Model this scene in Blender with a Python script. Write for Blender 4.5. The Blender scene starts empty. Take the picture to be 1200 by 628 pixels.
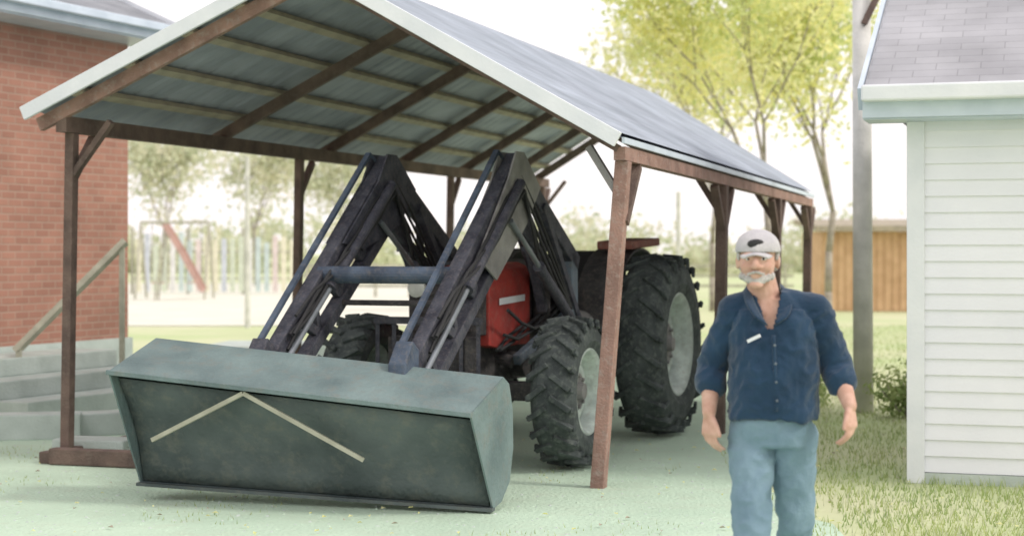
import bpy, bmesh, math, random
from mathutils import Vector, Matrix, noise
random.seed(7)
C = bpy.context.scene.collection
F = 2000.0; EYE = 1.6; HY = 295.0
V = Vector
def W(px, py, z): return V(((px-600)/F*z, z, EYE+(HY-py)/F*z))
def lerp(a, b, t): return a+(b-a)*t
# ---------------- materials
def mat(name, c1, c2=None, scale=6.0, rough=0.8, bump=0.0, bscale=None, metal=0.0, detail=6.0, spec=0.3, p0=0.35, p1=0.65, grime=0.0, sheen=0.0, gcol=(.26,.22,.18)):
    m = bpy.data.materials.new(name); m.use_nodes = True
    nt = m.node_tree; n = nt.nodes; l = nt.links
    b = n['Principled BSDF']; b.inputs['Roughness'].default_value = rough; b.inputs['Metallic'].default_value = metal
    b.inputs['Specular IOR Level'].default_value = spec; b.inputs['Sheen Weight'].default_value = sheen
    tc = n.new('ShaderNodeTexCoord')
    nz = n.new('ShaderNodeTexNoise'); nz.inputs['Scale'].default_value = scale; nz.inputs['Detail'].default_value = detail
    l.new(tc.outputs['Object'], nz.inputs['Vector'])
    r = n.new('ShaderNodeValToRGB'); r.color_ramp.elements[0].position = p0; r.color_ramp.elements[1].position = p1
    c2 = c2 or tuple(x*0.8 for x in c1)
    r.color_ramp.elements[0].color = (*c2, 1); r.color_ramp.elements[1].color = (*c1, 1)
    l.new(nz.outputs['Fac'], r.inputs['Fac']); out = r.outputs['Color']
    if grime:
        n2 = n.new('ShaderNodeTexNoise'); n2.inputs['Scale'].default_value = scale*4.3; n2.inputs['Detail'].default_value = 10; n2.inputs['Roughness'].default_value = .7
        l.new(tc.outputs['Object'], n2.inputs['Vector'])
        r2 = n.new('ShaderNodeValToRGB'); r2.color_ramp.elements[0].position = .5; r2.color_ramp.elements[1].position = .68
        r2.color_ramp.elements[0].color = (0,0,0,1); r2.color_ramp.elements[1].color = (grime,grime,grime,1); l.new(n2.outputs['Fac'], r2.inputs['Fac'])
        mx = n.new('ShaderNodeMix'); mx.data_type = 'RGBA'; l.new(r2.outputs[0], mx.inputs[0]); l.new(out, mx.inputs[6]); mx.inputs[7].default_value = (*gcol,1); out = mx.outputs[2]
    l.new(out, b.inputs['Base Color'])
    if bump:
        nb = n.new('ShaderNodeTexNoise'); nb.inputs['Scale'].default_value = bscale or scale*6; nb.inputs['Detail'].default_value = 8
        l.new(tc.outputs['Object'], nb.inputs['Vector'])
        bp = n.new('ShaderNodeBump'); bp.inputs['Strength'].default_value = bump; bp.inputs['Distance'].default_value = 0.02
        l.new(nb.outputs['Fac'], bp.inputs['Height']); l.new(bp.outputs['Normal'], b.inputs['Normal'])
    return m
def brickmat(name, d, col1, col2, mortar, bw=0.24, rh=0.085, ms=0.012, var=0.5, up=(0,0,1)):
    m = bpy.data.materials.new(name); m.use_nodes = True
    nt = m.node_tree; n = nt.nodes; l = nt.links; b = n['Principled BSDF']; b.inputs['Roughness'].default_value = .9
    tc = n.new('ShaderNodeTexCoord')
    d1 = n.new('ShaderNodeVectorMath'); d1.operation = 'DOT_PRODUCT'; d1.inputs[1].default_value = d
    d2 = n.new('ShaderNodeVectorMath'); d2.operation = 'DOT_PRODUCT'; d2.inputs[1].default_value = up
    l.new(tc.outputs['Object'], d1.inputs[0]); l.new(tc.outputs['Object'], d2.inputs[0])
    cb = n.new('ShaderNodeCombineXYZ'); l.new(d1.outputs['Value'], cb.inputs[0]); l.new(d2.outputs['Value'], cb.inputs[1])
    br = n.new('ShaderNodeTexBrick'); br.inputs['Scale'].default_value = 1.0
    br.inputs['Brick Width'].default_value = bw; br.inputs['Row Height'].default_value = rh; br.inputs['Mortar Size'].default_value = ms
    br.inputs['Mortar Smooth'].default_value = .4
    br.inputs['Color1'].default_value = (*col1, 1); br.inputs['Color2'].default_value = (*col2, 1); br.inputs['Mortar'].default_value = (*mortar, 1)
    l.new(cb.outputs[0], br.inputs['Vector'])
    nz = n.new('ShaderNodeTexNoise'); nz.inputs['Scale'].default_value = 1.5; nz.inputs['Detail'].default_value = 8
    l.new(tc.outputs['Object'], nz.inputs['Vector'])
    mx = n.new('ShaderNodeMix'); mx.data_type = 'RGBA'; mx.blend_type = 'OVERLAY'; mx.inputs[0].default_value = var
    l.new(br.outputs['Color'], mx.inputs[6]); l.new(nz.outputs['Fac'], mx.inputs[7]); l.new(mx.outputs[2], b.inputs['Base Color'])
    bp = n.new('ShaderNodeBump'); bp.inputs['Strength'].default_value = .5; bp.inputs['Distance'].default_value = .01
    inv = n.new('ShaderNodeMath'); inv.operation = 'SUBTRACT'; inv.inputs[0].default_value = 1; l.new(br.outputs['Fac'], inv.inputs[1])
    l.new(inv.outputs[0], bp.inputs['Height']); l.new(bp.outputs['Normal'], b.inputs['Normal'])
    return m
def leafmat(name, c, trans=0.4):
    m = bpy.data.materials.new(name); m.use_nodes = True
    nt = m.node_tree; n = nt.nodes; l = nt.links; n.remove(n['Principled BSDF'])
    tc = n.new('ShaderNodeTexCoord'); nz = n.new('ShaderNodeTexNoise'); nz.inputs['Scale'].default_value = 1.3; nz.inputs['Detail'].default_value = 5
    l.new(tc.outputs['Object'], nz.inputs['Vector'])
    r = n.new('ShaderNodeValToRGB'); r.color_ramp.elements[0].position = .35; r.color_ramp.elements[1].position = .65
    r.color_ramp.elements[0].color = (c[0]*.75, c[1]*.82, c[2]*.75, 1); r.color_ramp.elements[1].color = (*c, 1)
    l.new(nz.outputs['Fac'], r.inputs['Fac'])
    d = n.new('ShaderNodeBsdfDiffuse'); t = n.new('ShaderNodeBsdfTranslucent'); mx = n.new('ShaderNodeMixShader'); mx.inputs[0].default_value = trans
    l.new(r.outputs[0], d.inputs[0]); l.new(r.outputs[0], t.inputs[0]); l.new(d.outputs[0], mx.inputs[1]); l.new(t.outputs[0], mx.inputs[2])
    l.new(mx.outputs[0], n['Material Output'].inputs[0])
    return m
# ---------------- mesh builder
ORG = {}
class MB:
    def __init__(s): s.v = []; s.f = []; s.m = []
    def add(s, vs, fs, mi=0):
        o = len(s.v); s.v += [V(p) for p in vs]; s.f += [tuple(i+o for i in f) for f in fs]; s.m += [mi]*len(fs)
    def beam(s, a, b, w, h, up=V((0,0,1)), mi=0):
        a = V(a); b = V(b); d = (b-a).normalized(); sx = d.cross(up)
        if sx.length < 1e-3: sx = d.cross(V((0,1,0)))
        sx.normalize(); u = sx.cross(d).normalized(); vs = []
        for p in (a, b):
            for i, j in ((-1,-1),(1,-1),(1,1),(-1,1)): vs.append(p+sx*(i*w/2)+u*(j*h/2))
        s.add(vs, [(0,3,2,1),(4,5,6,7),(0,1,5,4),(1,2,6,5),(2,3,7,6),(3,0,4,7)], mi)
    def tube(s, a, b, r1, r2=None, n=14, mi=0):
        a = V(a); b = V(b); r2 = r1 if r2 is None else r2; d = (b-a).normalized(); x = d.orthogonal().normalized(); y = d.cross(x); vs = []
        for p, r in ((a, r1), (b, r2)):
            for i in range(n):
                t = 2*math.pi*i/n; vs.append(p+(x*math.cos(t)+y*math.sin(t))*r)
        fs = [(i, (i+1)%n, n+(i+1)%n, n+i) for i in range(n)]+[tuple(range(n))[::-1], tuple(range(n, 2*n))]
        s.add(vs, fs, mi)
    def path(s, pts, r, n=10):
        for a, b in zip(pts, pts[1:]): s.tube(a, b, r, n=n)
    def prism(s, poly, off, mi=0):
        n = len(poly); poly = [V(p) for p in poly]; off = V(off)
        s.add(poly+[p+off for p in poly], [(i, (i+1)%n, n+(i+1)%n, n+i) for i in range(n)]+[tuple(range(n))[::-1], tuple(range(n, 2*n))], mi)
    def grid(s, f, nu, nv, mi=0):
        vs = [f(i/nu, j/nv) for i in range(nu+1) for j in range(nv+1)]
        s.add(vs, [(i*(nv+1)+j, (i+1)*(nv+1)+j, (i+1)*(nv+1)+j+1, i*(nv+1)+j+1) for i in range(nu) for j in range(nv)], mi)
    def lathe(s, c, ax, prof, n=40, mi=0, closed=False):
        c = V(c); ax = V(ax).normalized(); x = ax.orthogonal().normalized(); y = ax.cross(x); vs = []; k = len(prof)
        for i in range(n):
            t = 2*math.pi*i/n
            for (a, r) in prof: vs.append(c+ax*a+(x*math.cos(t)+y*math.sin(t))*r)
        fs = []
        for i in range(n):
            for j in range(k if closed else k-1):
                j2 = (j+1) % k; fs.append((i*k+j, i*k+j2, ((i+1)%n)*k+j2, ((i+1)%n)*k+j))
        s.add(vs, fs, mi)
    def sphere(s, c, r, sc=(1,1,1), nu=16, nv=10):
        c = V(c); vs = []; fs = []
        for j in range(nv+1):
            ph = math.pi*j/nv
            for i in range(nu):
                t = 2*math.pi*i/nu; vs.append(c+V((math.sin(ph)*math.cos(t)*r*sc[0], math.sin(ph)*math.sin(t)*r*sc[1], math.cos(ph)*r*sc[2])))
        for j in range(nv):
            for i in range(nu): fs.append((j*nu+i, (j+1)*nu+i, (j+1)*nu+(i+1)%nu, j*nu+(i+1)%nu))
        s.add(vs, fs)
    def cap(s, a, b, r1, r2):
        s.tube(a, b, r1, r2, n=16); s.sphere(a, r1); s.sphere(b, r2)
    def build(s, name, mats, parent=None, smooth=False, bevel=0, fixn=True):
        org = ORG.get(parent.name, V((0,0,0))) if parent else V((0,0,0))
        me = bpy.data.meshes.new(name); me.from_pydata([p-org for p in s.v], [], s.f); me.update()
        mats = mats if isinstance(mats, (list, tuple)) else [mats]
        for m in mats: me.materials.append(m)
        me.polygons.foreach_set('material_index', s.m)
        if fixn:
            bm = bmesh.new(); bm.from_mesh(me); bmesh.ops.recalc_face_normals(bm, faces=bm.faces[:]); bm.to_mesh(me); bm.free()
        if smooth: me.polygons.foreach_set('use_smooth', [True]*len(me.polygons))
        o = bpy.data.objects.new(name, me); C.objects.link(o)
        if parent: o.parent = parent
        ORG[o.name] = org
        if bevel:
            b = o.modifiers.new('bevel', 'BEVEL'); b.width = bevel; b.segments = 2; b.limit_method = 'ANGLE'
        return o
def tag(o, label, cat, group=None, kind=None):
    if label: o['label'] = label
    if cat: o['category'] = cat
    if group: o['group'] = group
    if kind: o['kind'] = kind
    return o
def thing(name, loc, label, cat, group=None):
    o = bpy.data.objects.new(name, None); C.objects.link(o); o.location = loc; o.empty_display_size = .2
    ORG[o.name] = V(loc); return tag(o, label, cat, group)
def remesh(mb, vox, it=4):
    me = bpy.data.meshes.new('tmp'); me.from_pydata(mb.v, [], mb.f)
    bm = bmesh.new(); bm.from_mesh(me); bmesh.ops.recalc_face_normals(bm, faces=bm.faces[:]); bm.to_mesh(me); bm.free()
    o = bpy.data.objects.new('tmp', me); C.objects.link(o)
    r = o.modifiers.new('r', 'REMESH'); r.mode = 'VOXEL'; r.voxel_size = vox
    sm = o.modifiers.new('s', 'SMOOTH'); sm.factor = .5; sm.iterations = it
    bpy.context.view_layer.update()
    ev = o.evaluated_get(bpy.context.evaluated_depsgraph_get()); m2 = bpy.data.meshes.new_from_object(ev)
    out = MB(); out.add([v.co.copy() for v in m2.vertices], [tuple(p.vertices) for p in m2.polygons])
    out.n = [v.normal.copy() for v in m2.vertices]
    bpy.data.objects.remove(o); return out
# ---------------- palette
M = {}
M['brown'] = mat('brown_wood', (.20,.14,.118), (.115,.083,.073), 5, .85, .5, 60, grime=.3)
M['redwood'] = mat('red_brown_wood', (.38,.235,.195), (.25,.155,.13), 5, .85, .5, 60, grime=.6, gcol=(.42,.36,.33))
M['purlin'] = mat('tan_wood', (.46,.40,.31), (.34,.30,.24), 5, .85, .3, 50)
M['white'] = mat('white_paint', (.82,.84,.88), (.72,.75,.80), 3, .5, .1, 40)
M['under'] = mat('grey_sheet_metal', (.37,.39,.46), (.25,.27,.325), 2.2, .6, .15, 30)
M['gutter'] = mat('pale_gutter', (.62,.70,.80), (.52,.6,.70), 4, .4)
M['siding'] = mat('white_siding', (.86,.87,.92), (.79,.805,.86), 1.5, .55, .1, 60)
M['conc'] = mat('pale_concrete', (.57,.63,.60), (.45,.51,.48), 3, .95, .4, 40)
M['tyre'] = mat('tyre_rubber', (.09,.105,.105), (.045,.054,.056), 5, .9, .3, 40, grime=.5, gcol=(.22,.25,.22))
M['rim'] = mat('pale_rim', (.6,.68,.64), (.38,.44,.42), 8, .6, .2, 40, grime=.4)
M['red'] = mat('red_paint', (.46,.06,.05), (.28,.045,.04), 5, .6, .1, 50, grime=.3)
M['dullred'] = mat('dull_red_paint', (.33,.13,.10), (.2,.08,.07), 5, .8, .1, 50, grime=.5)
M['dark'] = mat('dark_iron', (.085,.08,.082), (.042,.04,.045), 7, .7, .4, 50, grime=.35)
M['loader'] = mat('loader_paint', (.075,.078,.098), (.035,.037,.052), 9, .6, .4, 50, grime=.4, gcol=(.2,.17,.17))
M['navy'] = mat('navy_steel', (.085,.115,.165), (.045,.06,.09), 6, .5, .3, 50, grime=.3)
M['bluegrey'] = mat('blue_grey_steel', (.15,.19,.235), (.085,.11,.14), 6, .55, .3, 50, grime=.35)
M['plate'] = mat('worn_grey_plate', (.30,.295,.29), (.17,.165,.17), 5, .6, .3, 50, grime=.3)
M['chrome'] = mat('steel_rod', (.25,.27,.3), (.17,.19,.21), 6, .4, metal=.4)
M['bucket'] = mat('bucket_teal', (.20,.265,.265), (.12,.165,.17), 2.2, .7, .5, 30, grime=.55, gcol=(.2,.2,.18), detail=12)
M['bucketin'] = mat('bucket_inside_shaded', (.13,.155,.155), (.072,.09,.092), 2.2, .85, .5, 30, grime=.5, gcol=(.19,.19,.16), detail=12)  # bucket colour darkened; shade of its mouth is put into the colour
M['slat'] = mat('weathered_slat', (.48,.47,.38), (.36,.35,.28), 8, .85, .2, 50)
M['black'] = mat('black_vinyl', (.035,.035,.038), None, 6, .6)
M['glass'] = mat('lamp_glass', (.75,.76,.72), None, 6, .15, spec=.6)
M['skin'] = mat('skin', (.64,.41,.33), (.52,.3,.23), 22, .55, .2, 150)
M['shirt'] = mat('navy_cotton', (.018,.052,.105), (.012,.036,.075), 6, .9, .3, 160, sheen=.25)
M['jeans'] = mat('pale_jeans', (.24,.35,.43), (.16,.25,.32), 5, .9, .4, 200, detail=14)
M['hair'] = mat('grey_hair', (.76,.74,.72), (.52,.5,.49), 60, .9, .8, 200)
M['cap'] = mat('pale_cap', (.62,.60,.62), (.47,.46,.49), 14, .9, .4, 120)
M['bark'] = mat('bark', (.42,.38,.32), (.26,.23,.2), 6, .95, .7, 25)
M['pole'] = mat('weathered_pole', (.74,.73,.70), (.56,.56,.53), 4, .9, .4, 40)
M['orange'] = mat('orange_boards', (.70,.47,.29), (.58,.37,.22), 3, .85, .3, 40)
for i, c in enumerate([(.93,.88,.42),(.86,.85,.46),(.72,.76,.38),(.95,.90,.55)]): M['ly%d'%i] = leafmat('yellow_leaf_%d'%i, c, .5)
for i, c in enumerate([(.38,.48,.2),(.27,.38,.15),(.5,.56,.26)]): M['lg%d'%i] = leafmat('green_leaf_%d'%i, c, .35)
for i, c in enumerate([(.76,.74,.56),(.68,.69,.52),(.8,.75,.6)]): M['lp%d'%i] = leafmat('hazy_leaf_%d'%i, c, .45)  # distance haze is mixed into these pale leaf colours

# ---------------- axes of the yard
A = V((.305,.952,0)).normalized(); P = V((.952,-.305,0)).normalized(); UP = V((0,0,1))
# ---------------- ground
gm = mat('lawn', (.46,.55,.28), (.60,.61,.40), .35, .95, .5, 12, detail=9)
g = MB(); g.grid(lambda a, b: V((-600+1200*a, -50+1250*b, 0)), 4, 4)
tag(g.build('ground', gm), 'yellow green grass yard stretching to the horizon', 'ground', kind='structure')
dm = mat('pale_gravel', (.58,.73,.58), (.46,.60,.47), .9, .95, .9, 35, detail=14, p0=.3, p1=.7, grime=.35, gcol=(.5,.55,.44))
d = MB()
def outline():
    base = [(-14,3),(2.2,3),(2.0,8),(1.75,12),(2.3,16),(3.4,21),(3.2,26),(.2,28),(-2.2,24),(-3.2,21.5),(-14,21)]
    out = []
    for i, p in enumerate(base):
        q = base[(i+1)%len(base)]
        for k in range(8):
            t = k/8; x = p[0]+(q[0]-p[0])*t; y = p[1]+(q[1]-p[1])*t
            n_ = noise.noise(V((x*1.2, y*1.2, 0)))*.25; out.append(V((x+n_, y+n_, .006)))
    return out
ol = outline(); d.add(ol, [tuple(range(len(ol)))])
o = d.build('gravel_yard', dm); tag(o, 'pale greenish gravel yard under and around the shelter', 'gravel yard', kind='structure')
f = MB(); f.grid(lambda a, b: V((-90+88*a, 33+50*b+a*4, .012)), 6, 4)
tag(f.build('path', mat('pale_path', (.76,.74,.65), (.66,.66,.57), .6, .95, .3, 10)), 'pale bare ground around the far playground', 'path', kind='structure')
pb = MB()
for _ in range(2600):
    y = random.uniform(9.2,15); x = random.uniform(-.33*y,.17*y); r = random.uniform(.006,.018)
    pts = [V((x+math.cos(a)*r*random.uniform(.7,1.2), y+math.sin(a)*r*random.uniform(.7,1.2), .004)) for a in (0,1.3,2.5,3.8,5.1)]
    pb.add(pts+[V((x,y,r*.8))], [(i,(i+1)%5,5) for i in range(5)], random.randrange(2))
tag(pb.build('pebbles', [M['conc'],dm], fixn=False), 'small pale stones scattered over the gravel yard', 'pebbles', kind='stuff')
gb = MB()
def blade(x, y, hgt, w, mi):
    a = random.uniform(0, 6.28); dx = math.cos(a)*w; dy = math.sin(a)*w; lx = random.uniform(-.5,.5)*hgt; ly = random.uniform(-.5,.5)*hgt
    gb.add([(x-dx,y-dy,0),(x+dx,y+dy,0),(x+lx,y+ly,hgt)], [(0,1,2)], mi)
for _ in range(42000):
    y = 7+30*random.random()**1.5; x = random.uniform(1.6, .33*y+.6)
    if x < 2.0+.25*noise.noise(V((y,x,3))) and y < 14: 
        if random.random() < .7: continue
    if x < (2.2+(y-14)*.16) and y >= 14: continue
    blade(x, y, random.uniform(.02,.065)*(1.4 if noise.noise(V((x,y,0))) > .2 else 1), .005, random.randrange(4))
for _ in range(3000):
    y = random.uniform(9,14); x = random.uniform(-.33*y, .1*y)
    if noise.noise(V((x*.9,y*.9,9))) > .15: blade(x, y, random.uniform(.02,.04), .004, random.randrange(4))
tag(gb.build('grass', [M['lg0'],M['lg2'],M['lg2'],M['lp1']], fixn=False), 'short grass blades along the yard and shed', 'grass', kind='stuff')
lv = MB()
for _ in range(700):
    y = random.uniform(8.5,26); x = random.uniform(-.33*y,.33*y); a = random.uniform(0,6.28); r = random.uniform(.01,.024)
    z = .02+random.random()*.01
    c, s_ = math.cos(a)*r, math.sin(a)*r
    lv.add([(x-c,y-s_,z),(x+s_*.6,y-c*.6,z+.012),(x+c,y+s_,z),(x-s_*.6,y+c*.6,z+.008)], [(0,1,2,3)], random.randrange(3))
tag(lv.build('fallen_leaves', [M['ly0'],M['ly3'],M['purlin']], fixn=False), 'yellow and tan leaves fallen on the yard', 'leaves', kind='stuff')

# ---------------- shelter
RFL = W(28,131,12.9); RFR = W(727,161,11.35); RBR = W(952,228,20.3); RBL = W(622,208,24.9)
GF = W(357,-47,12.15); GB = W(767,112,22.6)
sh = thing('tractor_shelter', (0, 16, 0), 'open sided wooden pole shelter with grey gable roof and white front trim over the tractor', 'shelter')
def LS(t, s): return lerp(lerp(RFL, RBL, t), lerp(GF, GB, t), s)
def RS(t, s): return lerp(lerp(RFR, RBR, t), lerp(GF, GB, t), s)
nL = (RBL-RFL).cross(GF-RFL).normalized(); nL = nL if nL.z > 0 else -nL
nR = (RBR-RFR).cross(GF-RFR).normalized(); nR = nR if nR.z > 0 else -nR
rm = brickmat('grey_shingles', tuple(A), (.35,.39,.46), (.30,.34,.40), (.25,.285,.335), .4, .14, .006, .5, up=tuple((GF-RFR).normalized()))
b = MB()
N = 220
def ribs(a, bb):
    p = LS(a, bb); k = (a*N) % 4
    return p + nL*(.012 if k < 1 else 0)
b.grid(ribs, N, 3); left = b.build('roof_sheet', M['under'], sh); left['label'] = 'grey ribbed metal left roof slope seen from below'
b = MB(); b.grid(lambda a, c: LS(a,c)+nL*.03, 2, 2); b.build('roof_covering', rm, sh)
b = MB(); b.grid(lambda a, c: RS(a,c)+nR*.03, 2, 2); x_ = b.build('roof_covering', rm, sh)
b = MB(); b.grid(lambda a, c: RS(a,c), 2, 2); b.build('roof_sheet', M['under'], sh)
tl = [.012, .22, .405, .575, .74, .885, .985]
for t in tl:
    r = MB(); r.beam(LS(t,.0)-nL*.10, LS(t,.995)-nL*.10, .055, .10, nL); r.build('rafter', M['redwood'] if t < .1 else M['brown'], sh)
    w_ = .05 if t < .1 else .10
    r = MB(); r.beam(RS(t,.0)-nR*(.055+w_/2), RS(t,.995)-nR*(.055+w_/2), .05, w_, nR); r.build('rafter', M['brown'], sh)
for s_ in (.17,.36,.57,.75,.93):
    r = MB(); r.beam(LS(0.005,s_)-nL*.03, LS(.995,s_-.01)-nL*.03, .08, .04, nL); r.build('purlin', M['purlin'], sh)
    r = MB(); r.beam(RS(0.005,s_)-nR*.03, RS(.995,s_)-nR*.03, .075, .04, nR); r.build('purlin', M['purlin'], sh)
for a_, b_ in ((RFL, GF), (RFR, GF)):
    r = MB(); nn = nL if a_ is RFL else nR
    r.beam(a_-A*.03-nn*.02, b_-A*.03-nn*.02, .03, .105, nn); k = r.build('rake_trim', M['white'], sh, bevel=.004)
r = MB(); r.beam(lerp(RFR,RBR,0)+P*.02-UP*.02, RBR+P*.02-UP*.02, .02, .04); r.build('eave_trim', M['gutter'], sh)
EL = [lerp(RFL,RBL,t)+P*.24+V((0,0,-.13+.09)) for t in (0.01,1)]; ER = [lerp(RFR,RBR,t)-P*.03+V((0,0,-.10)) for t in (0.01,1)]
r = MB(); r.beam(EL[0]-UP*.05, EL[1]-UP*.05, .09, .12); r.build('eave_beam', M['brown'], sh)
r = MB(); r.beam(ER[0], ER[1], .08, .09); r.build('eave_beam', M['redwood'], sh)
lp = [.012, .335, .68, .985]; rp = [.012, .40, .73, .985]
for i, t in enumerate(lp):
    top = lerp(EL[0], EL[1], t)-UP*.11; base = V((top.x-.04, top.y, 0))
    q = MB(); q.beam(base, top, .075, .085, A); q.build('post', M['brown'], sh, bevel=.006)
    q = MB(); q.beam(top-UP*.36, top+A*.30-UP*.02, .05, .06, P); q.build('brace', M['brown'], sh)
    if i in (0, 3):
        q = MB(); q.beam(top-UP*.34, top+P*.34+UP*.08, .045, .06, A); q.build('brace', M['brown'], sh)
for i, t in enumerate(rp):
    top = lerp(ER[0], ER[1], t)-UP*.045; base = V((top.x-(.17 if i == 0 else .03), top.y, 0))
    w_ = .095
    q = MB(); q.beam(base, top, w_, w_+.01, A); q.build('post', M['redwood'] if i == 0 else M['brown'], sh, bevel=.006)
    q = MB(); q.beam(top-UP*.42, top+A*.38-UP*.02, .05, .07, P); q.build('brace', M['brown'], sh)
    if i:
        q = MB(); q.beam(top-UP*.42, top-A*.38-UP*.02, .05, .07, P); q.build('brace', M['brown'], sh)
    q = MB(); q.beam(top-UP*.28, top-P*.24+UP*.1, .045, .07, A); q.build('brace', M['plate'] if i == 0 else M['brown'], sh)
q = MB(); a0 = V((EL[0].x-.1, EL[0].y-.1, .05)); a1 = V((EL[1].x-.04, EL[1].y, .05)); q.beam(a0, a1, .1, .09); q.build('sill_beam', M['brown'], sh, bevel=.01)
q = MB(); q.beam(a0+P*.07+UP*.02, a0+P*1.5+UP*.02, .11, .12); q.build('sill_beam', M['brown'], sh, bevel=.01)
# ---------------- tractor
O = V((.46,15.2,0)); FW = V((-.358,-.934,0)).normalized(); RT = V((.934,-.358,0)).normalized()
def T(u, v, h): return O+FW*u+RT*v+UP*h
tr = thing('tractor', tuple(O), 'red and dark farm tractor with raised front loader and wide bucket parked under the shelter', 'tractor')
def wheel(u, v, r, w):
    c = T(u, v, r); s_ = 1 if v > 0 else -1; ax = RT*s_
    t = MB(); rr = r-.045
    prof = [(-w/2+.03, r*.56),(-w/2, r*.66),(-w/2+.01, r*.8),(-w/2+.05, rr*.965),(-w/4, rr),(0, rr+.008),(w/4, rr),(w/2-.05, rr*.965),(w/2-.01, r*.8),(w/2, r*.66),(w/2-.03, r*.56)]
    t.lathe(c, ax, prof, 48, closed=True)
    n = 22; x = UP; y = ax.cross(UP).normalized()
    for k in range(n):
        for side in (-1, 1):
            th = 2*math.pi*(k+(.5 if side > 0 else 0))/n; th2 = th+.19
            def pt(a, tt, rad): return c+ax*a+(x*math.cos(tt)+y*math.sin(tt))*rad
            p0 = pt(side*.015, th, rr+.006); p1 = pt(side*(w/2-.01), th2, rr*.98)
            t.beam(p0, p1, .04, .055, (p0-c).normalized())
            p2 = pt(side*(w/2+.001), th2+.015, r*.83); t.beam(p1, p2, .036, .028, ax)
    ty = t.build('tyre', M['tyre'], tr, bevel=.006)
    m = MB(); rw = w*.3
    m.lathe(c, ax, [(-rw, r*.57),(-rw, r*.5),(rw*.2, r*.46),(rw*.5, r*.3),(rw*.2, r*.2),(rw*.5, r*.14),(rw*.55,.001)], 32)
    m.lathe(c, ax, [(rw*1.3, r*.58),(rw*1.45, r*.55),(rw*1.1, r*.5),(rw*.2, r*.46)], 32)
    m.build('rim', M['rim'], ty, smooth=True)
    h = MB(); h.tube(c+ax*(rw*.3), c+ax*(rw*.52), r*.24, n=24); h.tube(c+ax*(rw*.4), c+ax*(rw*1.0), .07, .06)
    for k in range(8):
        tt = k*math.pi/4; q_ = c+(x*math.cos(tt)+y*math.sin(tt))*r*.2; h.tube(q_+ax*(rw*.3), q_+ax*(rw*.7), .014)
    h.build('hub', M['plate'], ty)
for v in (-.88, .88): wheel(0, v, .8, .44)
for v in (-.80, .90): wheel(2.4, v, .57, .34)
def loft(secs, mb):
    rings = []
    for (u, hw, h0, h1, rd) in secs:
        rings.append([T(u,-hw,h0), T(u,-hw,h1-rd), T(u,-hw+rd*.3,h1-rd*.3), T(u,-hw+rd,h1), T(u,hw-rd,h1), T(u,hw-rd*.3,h1-rd*.3), T(u,hw,h1-rd), T(u,hw,h0)])
    n = 8; vs = sum(rings, []); fs = []
    for i in range(len(rings)-1):
        for j in range(n): fs.append((i*n+j, i*n+(j+1)%n, (i+1)*n+(j+1)%n, (i+1)*n+j))
    fs += [tuple(range(n))[::-1], tuple(range((len(rings)-1)*n, len(rings)*n))]; mb.add(vs, fs)
b = MB(); loft([(1.75,.33,.88,1.52,.1),(2.45,.32,.88,1.47,.12),(2.56,.31,.9,1.44,.12)], b); b.build('hood', M['red'], tr, bevel=.01)
b = MB(); loft([(2.565,.29,.98,1.41,.1),(2.68,.27,.98,1.36,.12)], b); b.build('nose_cone', M['dark'], tr, bevel=.01)
b = MB(); loft([(.75,.31,1.0,1.54,.1),(1.74,.31,1.03,1.50,.1)], b); b.build('rear_cowl', M['dark'], tr, bevel=.01)
b = MB(); b.prism([T(2.69,-.27,.72),T(2.69,.27,.72),T(2.69,.27,1.34),T(2.69,-.27,1.34)], FW*.04)
for k in range(9): b.beam(T(2.74,-.24,.76+k*.066), T(2.74,.24,.76+k*.066), .02, .02)
gr = b.build('grille', M['dark'], tr)
for v in (-.2,.2):
    b = MB(); b.lathe(T(2.73,v,1.33), FW, [(0,.07),(.03,.07),(.04,.045),(.045,.001)], 20); b.build('headlight', M['glass'], tr)
b = MB(); b.prism([T(2.42,.333,1.20),T(1.9,.340,1.22),T(1.9,.340,1.27),T(2.42,.333,1.25)], RT*.004); b.build('side_decal', M['white'], tr)
b = MB(); loft([(.6,.25,.62,1.0,.04),(1.6,.25,.6,1.01,.04),(2.66,.22,.62,.97,.04)], b)
for k in range(6): b.tube(T(1.1+k*.22,.2,.80), T(1.1+k*.22,.36,.76), .05)
b.tube(T(1.9,.2,.72), T(1.9,.36,.72), .09); b.tube(T(1.3,.2,.72), T(1.3,.38,.70), .07)
b.build('engine_block', M['dark'], tr, bevel=.008)
b = MB(); b.beam(T(1.0,.34,1.25), T(1.3,.34,1.25), .2, .3); b.build('battery_box', M['dark'], tr, bevel=.01)
b = MB(); b.tube(T(.75,.42,.95), T(1.25,.42,.95), .16, n=24); b.build('fuel_tank', M['plate'], tr, bevel=.01)
b = MB(); b.tube(T(1.62,.38,1.0), T(1.62,.38,1.4), .07, n=20); b.tube(T(1.62,.38,1.4), T(1.62,.38,1.44), .085, n=20); b.build('oil_filter', M['dark'], tr)
for j in range(4):
    b = MB(); pts = [T(1.45+.28*k, .37+.03*j, .92+.07*j+.12*math.sin(k*.9+j)) for k in range(5)]; b.path(pts, .013); b.build('hydraulic_hose', M['black'], tr)
for k in range(6):
    b = MB(); b.beam(T(2.9,-.3+k*.12,.62), T(2.9,-.3+k*.12,.98), .1, .16); b.build('shade_block', M['dark'], tr, bevel=.01)  # dark blocks added to fill the darkness behind the loader arms
b = MB(); loft([(-.35,.3,.5,1.1,.08),(.1,.3,.48,1.12,.08),(.62,.25,.55,1.02,.06)], b); b.tube(T(0,-.8,.8), T(0,.8,.8), .13); b.build('rear_housing', M['dark'], tr)
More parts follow.
